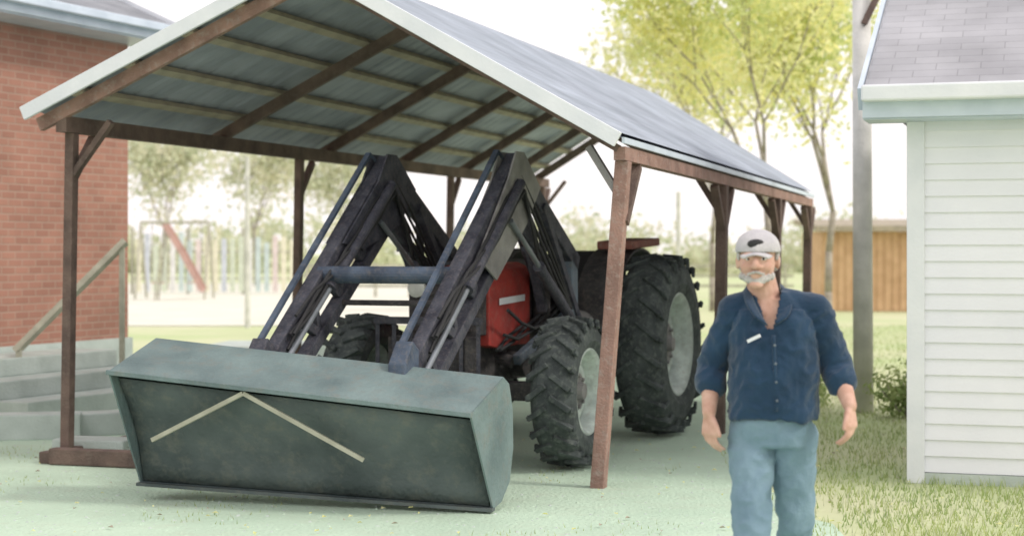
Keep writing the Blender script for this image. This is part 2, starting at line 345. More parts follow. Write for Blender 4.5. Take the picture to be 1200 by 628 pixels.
b = MB(); b.beam(T(2.4,-.68,.56), T(2.4,.74,.56), .14, .14); b.tube(T(2.4,-.66,.45), T(2.4,-.66,.72), .06); b.tube(T(2.4,.72,.45), T(2.4,.72,.72), .06); b.build('front_axle', M['dark'], tr, bevel=.01)
for v in (-1,1):
    b = MB()
    def fend(a, c, v=v):
        th = math.radians(-35+a*140); rr = .86
        return T(math.cos(th+.35)*rr, v*(.36+c*.36), .8+math.sin(th+.35)*rr*.97)
    b.grid(fend, 14, 2); o = b.build('fender', M['dark'], tr); o.modifiers.new('s','SOLIDIFY').thickness = .02
b = MB(); b.beam(T(.40,.60,1.655), T(-.45,.60,1.69), .32, .07); b.build('fender_top', M['dullred'], tr, bevel=.012)
b = MB(); b.prism([T(-.3,-.24,1.22),T(.15,-.24,1.22),T(.15,.24,1.22),T(-.3,.24,1.22)], UP*.1); b.prism([T(-.3,-.24,1.31),T(-.2,-.24,1.31),T(-.2,.24,1.31),T(-.3,.24,1.31)], UP*.3); b.build('seat', M['black'], tr, bevel=.04)
b = MB(); c = T(.55,0,1.66); ax = (UP*.85-FW*.45).normalized(); b.lathe(c, ax, [(.012*math.cos(k*math.pi/4), .2+.015*math.sin(k*math.pi/4)) for k in range(8)], 28, closed=True)
for k in range(3):
    x = ax.orthogonal().normalized(); q_ = Matrix.Rotation(k*2.094, 3, ax) @ x; b.tube(c, c+q_*.2, .01)
b.tube(c, T(.75,0,1.3), .025); b.build('steering_wheel', M['black'], tr, smooth=True)
b = MB(); b.tube(T(1.55,-.12,1.48), T(1.55,-.12,1.95), .035); b.tube(T(1.55,-.12,1.58), T(1.55,-.12,1.82), .06); b.build('exhaust_pipe', M['dark'], tr, smooth=True)
# loader
def hyd(pa, pb, parent, r=.035):
    c = MB(); mid = lerp(pa, pb, .58); c.tube(pa, mid, r); c.tube(lerp(pa,pb,.57), lerp(pa,pb,.6), r*1.15); c.build('hydraulic_cylinder', M['loader'], parent)
    c = MB(); c.tube(mid, pb, r*.5); c.build('piston_rod', M['chrome'], parent)
for v in (-.50,.53):
    b = MB(); FA, FB = T(4.62,v,.74), T(2.64,v,2.27); GA, GB_ = T(4.45,v,.52), T(2.62,v,1.82)
    b.beam(FA, FB, .10, .12, RT.cross(UP)); b.beam(T(2.70,v,2.27), T(1.28,v,1.50), .10, .13, RT.cross(UP))
    b.beam(GA, GB_, .09, .09, RT.cross(UP)); b.beam(GB_, T(1.35,v,1.22), .08, .08, RT.cross(UP))
    for k in range(5):
        t_ = .08+k*.19; b.beam(lerp(FA,FB,t_), lerp(GA,GB_,min(1,t_+.12)), .07, .05, RT); b.beam(lerp(FA,FB,t_+.12), lerp(GA,GB_,min(1,t_+.12)), .06, .04, RT)
    for k in range(3):
        t_ = .15+k*.3; b.beam(lerp(T(2.70,v,2.27), T(1.28,v,1.50), t_), lerp(GB_, T(1.35,v,1.22), t_+.05), .06, .04, RT)
    arm = b.build('loader_arm', M['loader'], tr, bevel=.008)
    for s2 in (-1,1):
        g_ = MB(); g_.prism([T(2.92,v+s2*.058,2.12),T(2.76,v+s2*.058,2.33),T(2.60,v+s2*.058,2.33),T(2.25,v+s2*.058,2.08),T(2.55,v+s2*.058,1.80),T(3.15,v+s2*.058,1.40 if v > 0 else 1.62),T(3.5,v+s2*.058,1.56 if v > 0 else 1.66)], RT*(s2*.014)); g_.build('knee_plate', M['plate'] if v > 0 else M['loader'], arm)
    g_ = MB(); g_.beam(T(2.55,v-.02,2.15), T(1.95,v-.02,1.15), .05, .07, RT); g_.beam(T(2.15,v+.03,1.95), T(1.2,v+.03,.95), .06, .08, RT); g_.beam(T(2.4,v,1.62), T(1.5,v,1.62), .04, .05, RT); g_.build('support_strut', M['loader'], arm)
    g_ = MB(); g_.beam(T(4.55,v-.07,.93), T(2.80,v-.07,2.33), .026, .04, RT); g_.beam(T(2.81,v-.07,2.33), T(1.28,v-.07,1.60), .026, .04, RT); g_.build('levelling_link', M['navy'], arm)
    hyd(T(1.5,v+.10,1.0), T(2.95,v+.10,1.82), arm, .04); hyd(T(2.75,v+.10,2.1), T(4.45,v+.10,.84), arm, .038); hyd(T(1.6,v-.14,1.2), T(2.7,v-.07,2.1), arm, .032); hyd(T(2.6,v-.10,1.95), T(4.3,v-.10,.72), arm, .034)
    for j in range(5):
        g_ = MB(); pts = [lerp(T(4.3,v+.06,.95+.05*j), T(2.72,v+.06,2.16-.04*j), k/6)+UP*(.05*math.sin(k*1.3+j*1.7))+RT*(.015*j) for k in range(7)]+[T(2.3,v+.07,1.88-.08*j),T(1.9,v+.08,1.5-.06*j),T(1.5,v+.06,1.15)]; g_.path(pts, .011); g_.build('hydraulic_hose', M['black'], arm)
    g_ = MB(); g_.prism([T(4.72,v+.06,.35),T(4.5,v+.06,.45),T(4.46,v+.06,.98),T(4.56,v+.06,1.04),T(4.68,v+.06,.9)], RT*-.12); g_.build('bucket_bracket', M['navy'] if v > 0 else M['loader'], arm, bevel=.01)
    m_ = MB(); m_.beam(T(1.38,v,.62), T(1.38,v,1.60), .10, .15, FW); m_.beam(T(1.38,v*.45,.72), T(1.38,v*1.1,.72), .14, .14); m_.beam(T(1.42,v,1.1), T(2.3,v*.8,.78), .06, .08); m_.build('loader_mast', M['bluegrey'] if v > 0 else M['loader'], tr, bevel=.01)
b = MB(); b.tube(T(3.72,-.5,1.44), T(3.72,.5,1.44), .06, n=20); b.build('cross_tube', M['navy'], tr)
b = MB(); b.beam(T(4.35,-.9,.88), T(4.35,.9,.78), .1, .1); b.build('cross_beam', M['dark'], tr, bevel=.01)
b = MB(); b.beam(T(3.45,-.5,1.24), T(3.45,.5,1.24), .04, .04); b.build('cross_beam', M['dark'], tr, bevel=.01)
b = MB(); b.beam(T(2.98,-.42,.6), T(2.98,.42,.6), .06, .2)
for k in range(7): b.beam(T(3.0,-.4+k*.133,.62), T(3.0,-.4+k*.133,1.1), .03, .03)
b.beam(T(3.0,-.42,1.1), T(3.0,.42,1.1), .05, .05); b.build('front_guard', M['loader'], tr)
# bucket
HW = 1.17
def Bk(u, v, h): return T(u-.11*v, v, h-.09*v*min(1, .3+h))
prof = [(5.16,.745),(4.62,.925),(4.53,.88),(4.47,.72),(4.46,.45),(4.52,.22),(4.66,.10),(4.80,.07)]
b = MB(); n = len(prof)
for (i, (p, q)) in enumerate(zip(prof, prof[1:])):
    b.add([Bk(p[0],-HW,p[1]), Bk(p[0],HW,p[1]), Bk(q[0],HW,q[1]), Bk(q[0],-HW,q[1])], [(0,1,2,3)], 0)
for s_ in (-1,1): b.add([Bk(p[0], s_*HW, p[1]) for p in prof], [tuple(range(n))], 0)
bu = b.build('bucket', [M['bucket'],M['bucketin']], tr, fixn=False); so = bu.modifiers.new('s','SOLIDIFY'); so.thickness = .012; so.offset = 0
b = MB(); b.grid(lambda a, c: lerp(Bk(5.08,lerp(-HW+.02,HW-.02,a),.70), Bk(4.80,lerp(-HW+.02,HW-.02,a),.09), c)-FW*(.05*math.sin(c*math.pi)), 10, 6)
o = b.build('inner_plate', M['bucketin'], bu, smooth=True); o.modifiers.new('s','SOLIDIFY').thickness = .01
b = MB(); b.beam(Bk(5.165,-HW-.01,.742), Bk(5.165,HW+.01,.742), .03, .03); b.build('top_lip', M['bucket'], bu, bevel=.004)
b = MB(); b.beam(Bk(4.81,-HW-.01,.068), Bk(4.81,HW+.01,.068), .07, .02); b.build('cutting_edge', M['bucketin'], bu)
for vb in (-.95,.45):
    b = MB(); b.beam(Bk(5.15,-.27,.71), Bk(5.03,vb,.36), .026, .026); b.build('wooden_slat', M['slat'], bu)

# ---------------- person
mp = V((1.02,7.1,0))
def Q(x, y, z): return mp+V((x,y,z))
man = thing('person', tuple(mp), 'man walking beside the shelter in navy open collared shirt, pale jeans and pale cap', 'person')
def capz(mb, pts):
    for (a, ra), (b_, rb) in zip(pts, pts[1:]): mb.cap(a, b_, ra, rb)
def ell(mb, secs, n=24):
    vs = []; 
    for (c, rx, ry, tw) in secs:
        for i in range(n):
            t = 2*math.pi*i/n; x = rx*math.copysign(abs(math.cos(t))**.85, math.cos(t)); y = ry*math.copysign(abs(math.sin(t))**.85, math.sin(t))
            vs.append(c+V((x*math.cos(tw)-y*math.sin(tw), x*math.sin(tw)+y*math.cos(tw), 0)))
    k = len(secs); fs = [(j*n+i, j*n+(i+1)%n, (j+1)*n+(i+1)%n, (j+1)*n+i) for j in range(k-1) for i in range(n)]+[tuple(range(n))[::-1], tuple(range((k-1)*n, k*n))]
    mb.add(vs, fs)
tw = -.26
SL = Q(-.095,.04,1.355); SR = Q(.235,-.045,1.36)
ELB = Q(-.178,.10,1.11); ERB = Q(.325,-.03,1.12); WL = Q(-.20,.0,.93); WR = Q(.352,-.17,.975)
bd = MB()
ell(bd, [(Q(.06,0,.80),.14,.10,tw),(Q(.065,0,.95),.16,.12,tw),(Q(.07,-.01,1.1),.16,.12,tw),(Q(.07,0,1.25),.16,.11,tw),(Q(.065,0,1.35),.14,.09,tw),(Q(.055,0,1.41),.09,.065,tw)])
capz(bd, [(Q(.045,.012,1.37),.070),(Q(.030,.0,1.42),.064),(Q(.012,-.010,1.49),.062)])
capz(bd, [(SL,.055),(ELB,.042),(lerp(ELB,WL,.35),.042),(WL,.029)]); capz(bd, [(SR,.055),(ERB,.042),(lerp(ERB,WR,.35),.042),(WR,.029)])
hc = Q(-.002,-.03,1.570); hm = MB()
hy = -.22
def H(x, y, z):
    return hc+V((x*math.cos(hy)-y*math.sin(hy)*-1*-1, x*math.sin(hy)+y*math.cos(hy), z))
def hs(x, y, z, r, sc): hm.sphere(H(x,y,z), r, sc, 20, 14)
hs(0,.012,.030,.088,(.86,1.03,.90)); hs(0,-.02,-.02,.08,(.9,.95,1.12)); hs(0,-.042,-.072,.052,(1.08,.9,.85)); hs(0,-.085,-.105,.024,(1.3,.8,.8))
hs(0,-.07,.014,.05,(1.15,.55,.42)); hs(-.036,-.072,-.032,.027,(1,.7,.9)); hs(.036,-.072,-.032,.027,(1,.7,.9))
hm.tube(H(0,-.092,.012), H(0,-.116,-.028), .010, .015); hs(0,-.112,-.03,.017,(1,1,.8)); hs(-.015,-.10,-.033,.010,(1,1,1)); hs(.015,-.10,-.033,.010,(1,1,1))
hs(0,-.094,-.062,.02,(1.3,.6,.35)); hs(0,-.092,-.074,.018,(1.25,.6,.4))
for s_ in (-1,1): hs(s_*.082,.01,-.012,.03,(.35,.7,1.05))
bd.add(hm.v, hm.f)
def hand(mb, w, s_, d0):
    d_ = d0.normalized(); side = V((-s_*.55,-.75,0)).normalized(); nrm = d_.cross(side).normalized()*(1 if d_.cross(side).x*s_ > 0 else -1)
    for k in range(4):
        b0 = w+d_*.085+side*(.030-.02*k); r0 = .0098-.0006*k; ln = (.034,.039,.036,.028)[k]
        mb.cap(w+d_*.015+side*(.016-.011*k), b0, .014, .013)
        cu = nrm*-.013; p1 = b0+d_*ln+cu*.9; p2 = p1+d_*(ln*.48)+cu*1.7; p3 = p2+d_*(ln*.2)+cu*1.7
        mb.cap(b0, p1, r0, r0*.95); mb.cap(p1, p2, r0*.95, r0*.88); mb.cap(p2, p3, r0*.88, r0*.78)
    t0 = w+d_*.025+side*.02; t1 = t0+d_*.033+side*.026; t2 = t1+d_*.032+side*.010-nrm*.006; mb.cap(t0,t1,.016,.012); mb.cap(t1,t2,.012,.0095)
hand(bd, WL, -1, V((-.02,-.25,-1))); hand(bd, WR, 1, V((0,-.4,-1)))
HL = Q(-.02,.02,.84); HR = Q(.145,-.01,.84); KL = Q(-.04,-.12,.46); KR = Q(.17,.06,.47); AL = Q(-.05,-.20,.09); AR = Q(.18,.30,.12)
capz(bd, [(HL,.075),(KL,.05),(lerp(KL,AL,.3),.05),(AL,.035)]); capz(bd, [(HR,.075),(KR,.05),(lerp(KR,AR,.3),.05),(AR,.035)])
bd.cap(AL+V((0,.02,-.045)), AL+V((-.03,-.15,-.055)), .035,.03); bd.cap(AR+V((0,.02,-.045)), AR+V((0,-.14,-.085)), .033,.028)
rb = remesh(bd, .0055, 3)
rb.build('body', M['skin'], man, smooth=True)
for s_ in (-1,1):
    e = MB(); e.sphere(H(s_*.031,-.0858,.000), .0105, (1.1,.6,.5)); e.build('eye', M['white'], man, smooth=True)
    e = MB(); e.sphere(H(s_*.031,-.0915,.000), .0050, (1,.5,1)); e.build('pupil', M['black'], man, smooth=True)
    e = MB(); e.cap(H(s_*.014,-.097,.018), H(s_*.048,-.083,.017), .0055, .0045); e.build('eyebrow', M['hair'], man, smooth=True)
e = MB()
for k in range(9):
    t = -1+k/4; e.sphere(H(t*.058, -.090+.050*t*t, -.092+.022*abs(t)), .0175, (1,.6,1.1))
for k in range(7):
    t = -1+k/3; e.sphere(H(t*.03,-.110+.012*t*t,-.052-.008*abs(t)), .008, (1,.7,.8))
for s_ in (-1,1):
    for k in range(5): e.sphere(H(s_*.078,-.005+.018*k,.012+.004*k), .016, (.6,1,1.3))
for k in range(7):
    t = -1+k/3; e.sphere(H(t*.06,.075-.03*t*t,-.01), .032, (1,.7,1.4))
rh = remesh(e, .004, 2)
for i, p in enumerate(rh.v): rh.v[i] = p+rh.n[i]*(noise.noise(p*160)*.003)
rh.build('hair', M['hair'], man, smooth=True)
e = MB(); e.sphere(H(0,.012,.034), .100, (.93,1.08,.90), 32, 22)
e.v = [V((p.x,p.y,max(p.z, hc.z+.028))) for p in e.v]
e.v = [p+(p-hc).normalized()*(noise.noise(p*22)*.003+.001) for p in e.v]
cp = e.build('cap', M['cap'], man, smooth=True)
e = MB()
e.grid(lambda a, c: H((a-.5)*.134*(1-.25*c*c), -.082-.04*c*(1-(2*a-1)**2*.6), .032-.014*c-.018*(2*a-1)**2), 10, 4); vz = e.build('visor', M['cap'], cp, smooth=True); vz.modifiers.new('s','SOLIDIFY').thickness = .004
e = MB(); e.sphere(H(0,-.084,.062), .032, (1.15,.35,.62)); pt_ = e.build('cap_patch', M['black'], cp, smooth=True)
# shirt
s = MB()
ell(s, [(Q(.065,0,.915),.186,.147,tw),(Q(.065,-.005,1.0),.182,.147,tw),(Q(.07,-.01,1.1),.182,.144,tw),(Q(.07,0,1.22),.184,.137,tw),(Q(.07,0,1.32),.176,.118,tw),(Q(.066,0,1.385),.135,.09,tw),(Q(.052,0,1.435),.085,.075,tw)])
capz(s, [(Q(.02,.02,1.395),.055),(lerp(Q(.02,.02,1.395),SL,.6),.062),(SL,.066),(lerp(SL,ELB,.5),.065),(ELB,.062),(lerp(ELB,WL,.34),.060)])
capz(s, [(Q(.1,-.01,1.395),.055),(lerp(Q(.1,-.01,1.395),SR,.6),.062),(SR,.066),(lerp(SR,ERB,.5),.065),(ERB,.062),(lerp(ERB,WR,.34),.060)])
rs = remesh(s, .0065, 4)
neck = Q(.027,-.015,1.47)
def cut(c):
    if (c-neck).length < .079: return True
    q = c-Q(.035,0,1.285); return q.y < -.03 and q.z > 0 and abs(q.x) < .012+q.z*.27 and abs(q.x) < .07
def fold(p, k1, k2):
    a = noise.noise(V((p.x*7+p.z*5, p.y*7, p.z*7-p.x*7))); b_ = 1-abs(noise.noise(V((p.x*10+p.z*7, p.y*9, p.z*12-p.x*12))))*2
    c_ = 1-abs(noise.noise(V((p.x*22-p.z*12, p.y*20, p.z*20+p.x*14))))*2
    return a*k1+b_*k2+c_*k2*.45
for i, p in enumerate(rs.v):
    k = .3 if p.z > 1.36 else 1
    rs.v[i] = p+rs.n[i]*(fold(p,.010*k,.009*k))
    if p.z < .93: rs.v[i].z -= .02*noise.noise(V((p.x*9,p.y*9,2)))
nf = []
for f_ in rs.f:
    c = sum((rs.v[i] for i in f_), V((0,0,0)))/len(f_)
    if not cut(c): nf.append(f_)
rs.f = nf; rs.m = [0]*len(nf)
so = rs.build('shirt', M['shirt'], man, smooth=True); so.modifiers.new('s','SOLIDIFY').thickness = .004
for s_ in (-1,1):
    e = MB()
    e.grid(lambda a, c: lerp(lerp(Q(.032+s_*.066,.02,1.47), Q(.035+s_*.012,-.148,1.30), a), lerp(Q(.035+s_*.098,-.01,1.435), Q(.037+s_*.062,-.150,1.335), a), c)+V((s_*.012,-.022,0))*math.sin(a*math.pi), 8, 3)
    o = e.build('collar', M['shirt'], so, smooth=True); o.modifiers.new('s','SOLIDIFY').thickness = .006
e = MB(); e.beam(Q(-.060,-.145,1.235), Q(-.012,-.165,1.26), .012, .013); e.build('pen', M['white'], so)
e = MB(); e.grid(lambda a, c: Q(.045+.014*(a-.5)+.01*(1-c), -.160+.004*math.sin(c*9), lerp(.95,1.26,c)), 1, 10); o = e.build('placket', M['shirt'], so, smooth=True); o.modifiers.new('s','SOLIDIFY').thickness = .006
for k in range(4):
    e = MB(); e.sphere(Q(.048+.003*k,-.163,1.22-k*.075), .006, (1,.6,1)); e.build('shirt_button', M['bluegrey'], so)
# trousers
t = MB(); ell(t, [(Q(.062,0,.80),.155,.118,tw),(Q(.062,0,.90),.160,.122,tw),(Q(.065,0,.955),.154,.115,tw)])
capz(t, [(HL,.096),(lerp(HL,KL,.5),.083),(KL,.072),(AL+UP*.03,.06)]); capz(t, [(HR,.096),(lerp(HR,KR,.5),.083),(KR,.072),(AR+UP*.03,.06)])
rt = remesh(t, .007, 5)
for i, p in enumerate(rt.v): rt.v[i] = p+rt.n[i]*(fold(p,.007,.008))
rt.build('trousers', M['jeans'], man, smooth=True)
for a_ in (AL, AR):
    e = MB(); low = -.05 if a_ is AL else -.06
    e.cap(a_+V((0,.03,low)), a_+V((-.02,-.15,low-.005)), .044,.038); r_ = remesh(e, .008, 2); r_.v = [V((p.x,p.y,max(p.z,.002))) for p in r_.v]; r_.build('shoe', M['black'], man, smooth=True)

# ---------------- brick house at left
hd = V((.4,.917,0)).normalized(); hn = V((.917,-.4,0)).normalized()
hcor = V((-4.5,20,0)); near = hcor-hd*10
hs_ = thing('brick_house', tuple(hcor), 'red brick house with white eaves at the left edge', 'house')
bm_ = brickmat('red_brick', tuple(hd), (.42,.21,.155), (.35,.17,.125), (.42,.28,.22), .22, .08, .010, .4)
w = MB(); w.prism([hcor+UP*.6, near+UP*.6, near-hn*8+UP*.6, hcor-hn*8+UP*.6], UP*3.55); w.build('wall', bm_, hs_)
w = MB(); w.prism([hcor+hn*.04+hd*.04, near+hn*.04, near-hn*8, hcor-hn*8+hd*.04], UP*.6); w.build('foundation', M['conc'], hs_)
ez = 4.12
w = MB(); e0 = hcor+hn*.5+hd*.35; e1 = near+hn*.5
rt0 = e0-hn*4.5+UP*2.0; rt1 = e1-hn*4.5+UP*2.0; lt0 = e0-hn*9; lt1 = e1-hn*9
w.prism([e0+UP*(ez+.1), rt0+UP*(ez+.1), lt0+UP*(ez+.1)], -hd*10.7)
hr = w.build('roof', brickmat('dark_shingle', tuple(hd), (.27,.28,.31), (.22,.23,.26), (.15,.16,.18), .4, .14, .008, .4, up=(-hn.x,-hn.y,.45)), hs_)
w = MB(); w.beam(e0+UP*ez+hn*.02, e1+UP*ez+hn*.02, .04, .17); w.beam(e0+UP*(ez+.05)+hn*.09, e1+UP*(ez+.05)+hn*.09, .11, .09); w.build('gutter', M['gutter'], hs_, bevel=.01)
w = MB(); w.beam(e0+UP*(ez+.04)+hd*.02, rt0+UP*(ez+.04)+hd*.02, .04, .2); w.build('rake_board', M['white'], hs_)
w = MB(); w.prism([e0+UP*(ez-.1), e1+UP*(ez-.1), e1-hn*.6+UP*(ez-.1), e0-hn*.6+UP*(ez-.1)], UP*.02); w.build('soffit', M['gutter'], hs_)
st = thing('concrete_steps', (-4.1,17.5,0), 'pale concrete steps with a slanted handrail against the brick house', 'steps')
for k in range(3):
    q = MB(); c = hcor-hd*1.2; q.prism([c+hn*.045, c+hn*(1.5-k*.38), c-hd*2.4+hn*(1.5-k*.38), c-hd*2.4+hn*.045], UP*.18); q.v = [p+UP*(.18*k) for p in q.v]; q.build('step', M['conc'], st, bevel=.012)
q = MB(); q.beam(W(18,412,17.2), W(147,283,17.6), .06, .1, A); q.beam(W(22,470,17.2), W(22,405,17.2), .05, .05); q.beam(W(143,440,17.6), W(143,285,17.6), .05, .05); q.build('handrail', M['slat'], st)
q = MB(); c = V((-4.2,22.5,0)); q.prism([c, c+V((1.5,0,0)), c+V((1.9,1.6,0)), c+V((.2,1.6,0))], UP*.35)
tag(q.build('concrete_slab', M['conc'], bevel=.02), 'low pale concrete slab beyond the brick house corner', 'slab')
for i, (px, z, a_, w_, h_) in enumerate([(25,14.6,.2,.5,.22),(100,14.9,.5,.42,.2),(112,13.4,-.2,.3,.14)]):
    q = MB(); c = V(((px-600)/F*z, z, 0)); dx = V((math.cos(a_),math.sin(a_),0)); dy = V((-math.sin(a_),math.cos(a_),0))
    q.prism([c-dx*w_-dy*.15, c+dx*w_-dy*.15, c+dx*w_+dy*.15, c-dx*w_+dy*.15], UP*h_)
    tag(q.build('concrete_block', M['conc'], bevel=.015), ['long pale concrete block at the far left edge below the brick house','pale concrete block behind the left shelter post','low pale concrete block nearest the foot of the left shelter post'][i], 'block', 'concrete blocks by the house')

# ---------------- white shed at right
cor = V((2.785,11.85,0)); R_ = P
sd = thing('white_shed', tuple(cor), 'white lap sided shed with pale gutter and grey shingle roof at the right edge', 'shed')
w = MB(); L_ = 5.0; HH = 2.5
w.prism([cor, cor+R_*L_, cor+R_*L_+A*5, cor+A*5], UP*HH)
w.build('wall', M['siding'], sd)
w = MB(); z = .08
while z < HH-.02:
    z1 = min(z+.112, HH); a0 = cor+UP*z; 
    w.add([a0-A*.024, a0+R_*L_-A*.024, a0+R_*L_-A*.006+UP*(z1-z), a0-A*.006+UP*(z1-z), a0-A*.002, a0+R_*L_-A*.002], [(0,1,2,3),(4,5,1,0)]); z += .112
w.build('siding', M['siding'], sd, fixn=False)
w = MB(); w.beam(cor-A*.02+R_*.02, cor-A*.02+R_*.02+UP*HH, .12, .05, A); w.build('corner_trim', M['white'], sd, bevel=.005)
w = MB(); w.prism([cor-A*.03-R_*.02, cor+R_*L_-A*.03, cor+R_*L_+A*.1, cor+A*.1-R_*.02], UP*.075); w.build('base_board', M['conc'], sd)
ee = cor-A*.30-R_*.31+UP*2.70; er = ee+R_*6
w = MB(); rg = A*3.0+UP*1.5
w.prism([ee, ee+rg, ee+A*6], R_*6); w.build('roof', brickmat('shed_shingle', tuple(P), (.40,.40,.43), (.36,.36,.39), (.32,.32,.345), .3, .13, .005, .45, up=(A.x*.9,A.y*.9,.45)), sd)
w = MB(); w.beam(ee-A*.02-UP*.09, er-A*.02-UP*.09, .03, .2); w.build('fascia', M['gutter'], sd)
w = MB(); w.beam(ee-A*.09-UP*.03, er-A*.09-UP*.03, .12, .11); w.build('gutter', M['white'], sd, bevel=.015)
w = MB(); w.prism([ee-UP*.2, er-UP*.2, er-UP*.2+A*.4, ee-UP*.2+A*.4], UP*.02); w.build('soffit', M['gutter'], sd)
w = MB(); w.beam(ee-R_*.02-UP*.06, ee+rg-R_*.02-UP*.06, .03, .16); w.build('rake_board', M['gutter'], sd)
pl_ = thing('wooden_pole', (3.50,17,0), 'tall weathered grey pole standing just left of the white shed', 'pole')
q = MB(); q.tube(V((3.50,17,0)), V((3.48,17,4.6)), .10, .09, 18); q.build('shaft', M['pole'], pl_, smooth=True)
q = MB(); q.beam(V((3.48,16.88,3.85)), V((3.70,16.88,4.3)), .06, .06, V((0,1,0))); q.build('brace', M['brown'], pl_)
q = MB(); q.lathe(V((3.8,15.6,0)), UP, [(0,.001),(0,.12),(.3,.15),(.31,.16),(.3,.14),(.03,.11),(.03,.001)], 24)
tag(q.build('bucket', M['white']), 'small white bucket on the grass beside the shed', 'bucket')
# ---------------- trees and shrubs
def branchy(mb, p, d_, ln, r, depth, tips, spread=.55):
    q = p; dd = d_
    seg = 3
    for k in range(seg):
        nx = q+dd*(ln/seg); mb.tube(q, nx, r*(1-.25*k/seg), r*(1-.25*(k+1)/seg), 8); q = nx
        dd = (dd+V((random.uniform(-.12,.12),random.uniform(-.12,.12),random.uniform(-.02,.1)))).normalized()
        if depth <= 2: tips.append(q)
    if depth == 0: tips.append(q); return
    for k in range(3):
        a = random.uniform(0,6.28); nd = (dd+V((math.cos(a),math.sin(a),random.uniform(-.1,.4)))*spread*random.uniform(.7,1.3)).normalized()
        branchy(mb, q, nd, ln*random.uniform(.62,.85), r*.52, depth-1, tips, spread)
def leaves(mb, tips, n, rad, size, nm):
    for _ in range(n):
        t = random.choice(tips); p = t+V((random.gauss(0,rad),random.gauss(0,rad),random.gauss(0,rad*.8)))
        a = V((random.uniform(-1,1),random.uniform(-1,1),random.uniform(-1,1))).normalized(); b2 = a.orthogonal().normalized(); s2 = size*random.uniform(.6,1.4)
        mi = int((noise.noise(t*.9)+.6+random.uniform(-.3,.3))*nm*.8); mi = max(0, min(nm-1, mi))
        mb.add([p-a*s2, p+b2*s2*.55, p+a*s2, p-b2*s2*.55], [(0,1,2,3)], mi)
def tree(x, y, h, r, depth, n, rad, size, ms, label, name='tree', group=None, spread=.55, lean=(0,0), low=.3, trunk=.36):
    tr_ = thing(name, (x,y,0), label, 'tree', group); t = MB(); tips = []
    branchy(t, V((x,y,0)), V((lean[0],lean[1],1)).normalized(), h*trunk, r, depth, tips, spread)
    tips = [p for p in tips if p.z > h*low]
    t.build('trunk', M['bark'], tr_, smooth=True, fixn=False)
    c = MB(); leaves(c, tips, n, rad, size, len(ms)); c.build('crown', ms, tr_, fixn=False)
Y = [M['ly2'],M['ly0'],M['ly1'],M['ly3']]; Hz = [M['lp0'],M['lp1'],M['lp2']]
random.seed(21); tree(4.6,30,7.4,.075,4,6500,.30,.07,Y,'sparse yellow leaved tree behind the right side of the shelter roof','yellow_tree',spread=.56,low=.33,trunk=.32)
random.seed(5); tree(6.3,34,8.0,.085,4,6500,.32,.075,Y,'yellow green tree rising behind the white shed and pole','yellow_tree',spread=.55,low=.3,trunk=.3)
random.seed(9); tree(5.4,46,8.6,.085,4,4500,.40,.10,[M['ly0'],M['ly3'],M['lp0']],'pale yellow tree farther back above the shelter eave','yellow_tree',spread=.6,trunk=.32)
random.seed(11)
labs = ['hazy tree in the left background beside the brick house','hazy tree in the left background seen left of the middle shelter post','hazy distant tree seen between the shelter posts behind the loader']
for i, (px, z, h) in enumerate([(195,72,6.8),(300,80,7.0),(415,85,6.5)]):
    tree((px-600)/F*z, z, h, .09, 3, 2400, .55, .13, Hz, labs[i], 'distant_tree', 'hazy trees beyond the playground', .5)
def shrub(x, y, r, h, n, label):
    t = thing('shrub', (x,y,0), label, 'shrub', 'shrubs by the shed'); s1 = MB(); tips = []
    for k in range(7):
        a = random.uniform(0,6.28); p = V((x+math.cos(a)*r*.8, y+math.sin(a)*r*.8, h*random.uniform(.5,1))); s1.tube(V((x,y,0)), p, .012, .005, 6); tips += [lerp(V((x,y,0)),p,t_) for t_ in (.4,.7,1)]
    s1.build('stem', M['bark'], t); c = MB(); leaves(c, tips, n, r*.28, .03, 3); c.build('foliage', [M['lg2'],M['lg0'],M['lg2']], t, fixn=False)
shrub(3.78,16.4,.32,.55,1100,'small green shrub between the grey pole and the white shed')
shrub(3.05,17.5,.3,.45,700,'low leafy green shrub in the grass just behind the walking man')
random.seed(3); c = MB(); tips = []
for k in range(520):
    x = random.uniform(-75,75); hmax = 3.2+2.2*noise.noise(V((x*.09,0,0)))+1.0*noise.noise(V((x*.4,5,0))); tips.append(V((x, 130+random.uniform(-6,6), random.uniform(0,max(.8,hmax)))))
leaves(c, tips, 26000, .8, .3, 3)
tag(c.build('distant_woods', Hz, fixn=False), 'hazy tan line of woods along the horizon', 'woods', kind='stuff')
# ---------------- orange outbuilding
ob = thing('outbuilding', (9.5,46,0), 'low orange brown board outbuilding beyond the yard at right', 'outbuilding')
q = MB(); q.prism([V((8.35,46,0)),V((13.5,45,0)),V((13.5,49,0)),V((8.35,49,0))], UP*2.15)
k = 8.45
while k < 13.4: q.beam(V((k,46-(k-8.35)/5.15-.02,0.02)), V((k,46-(k-8.35)/5.15-.02,2.13)), .12, .015, V((0,1,0))); k += .2
q.build('wall', M['orange'], ob)
q = MB(); q.prism([V((8.15,45.6,2.15)),V((13.8,44.5,2.15)),V((13.8,49.4,2.4)),V((8.15,49.4,2.4))], UP*.14); q.build('roof', M['purlin'], ob)
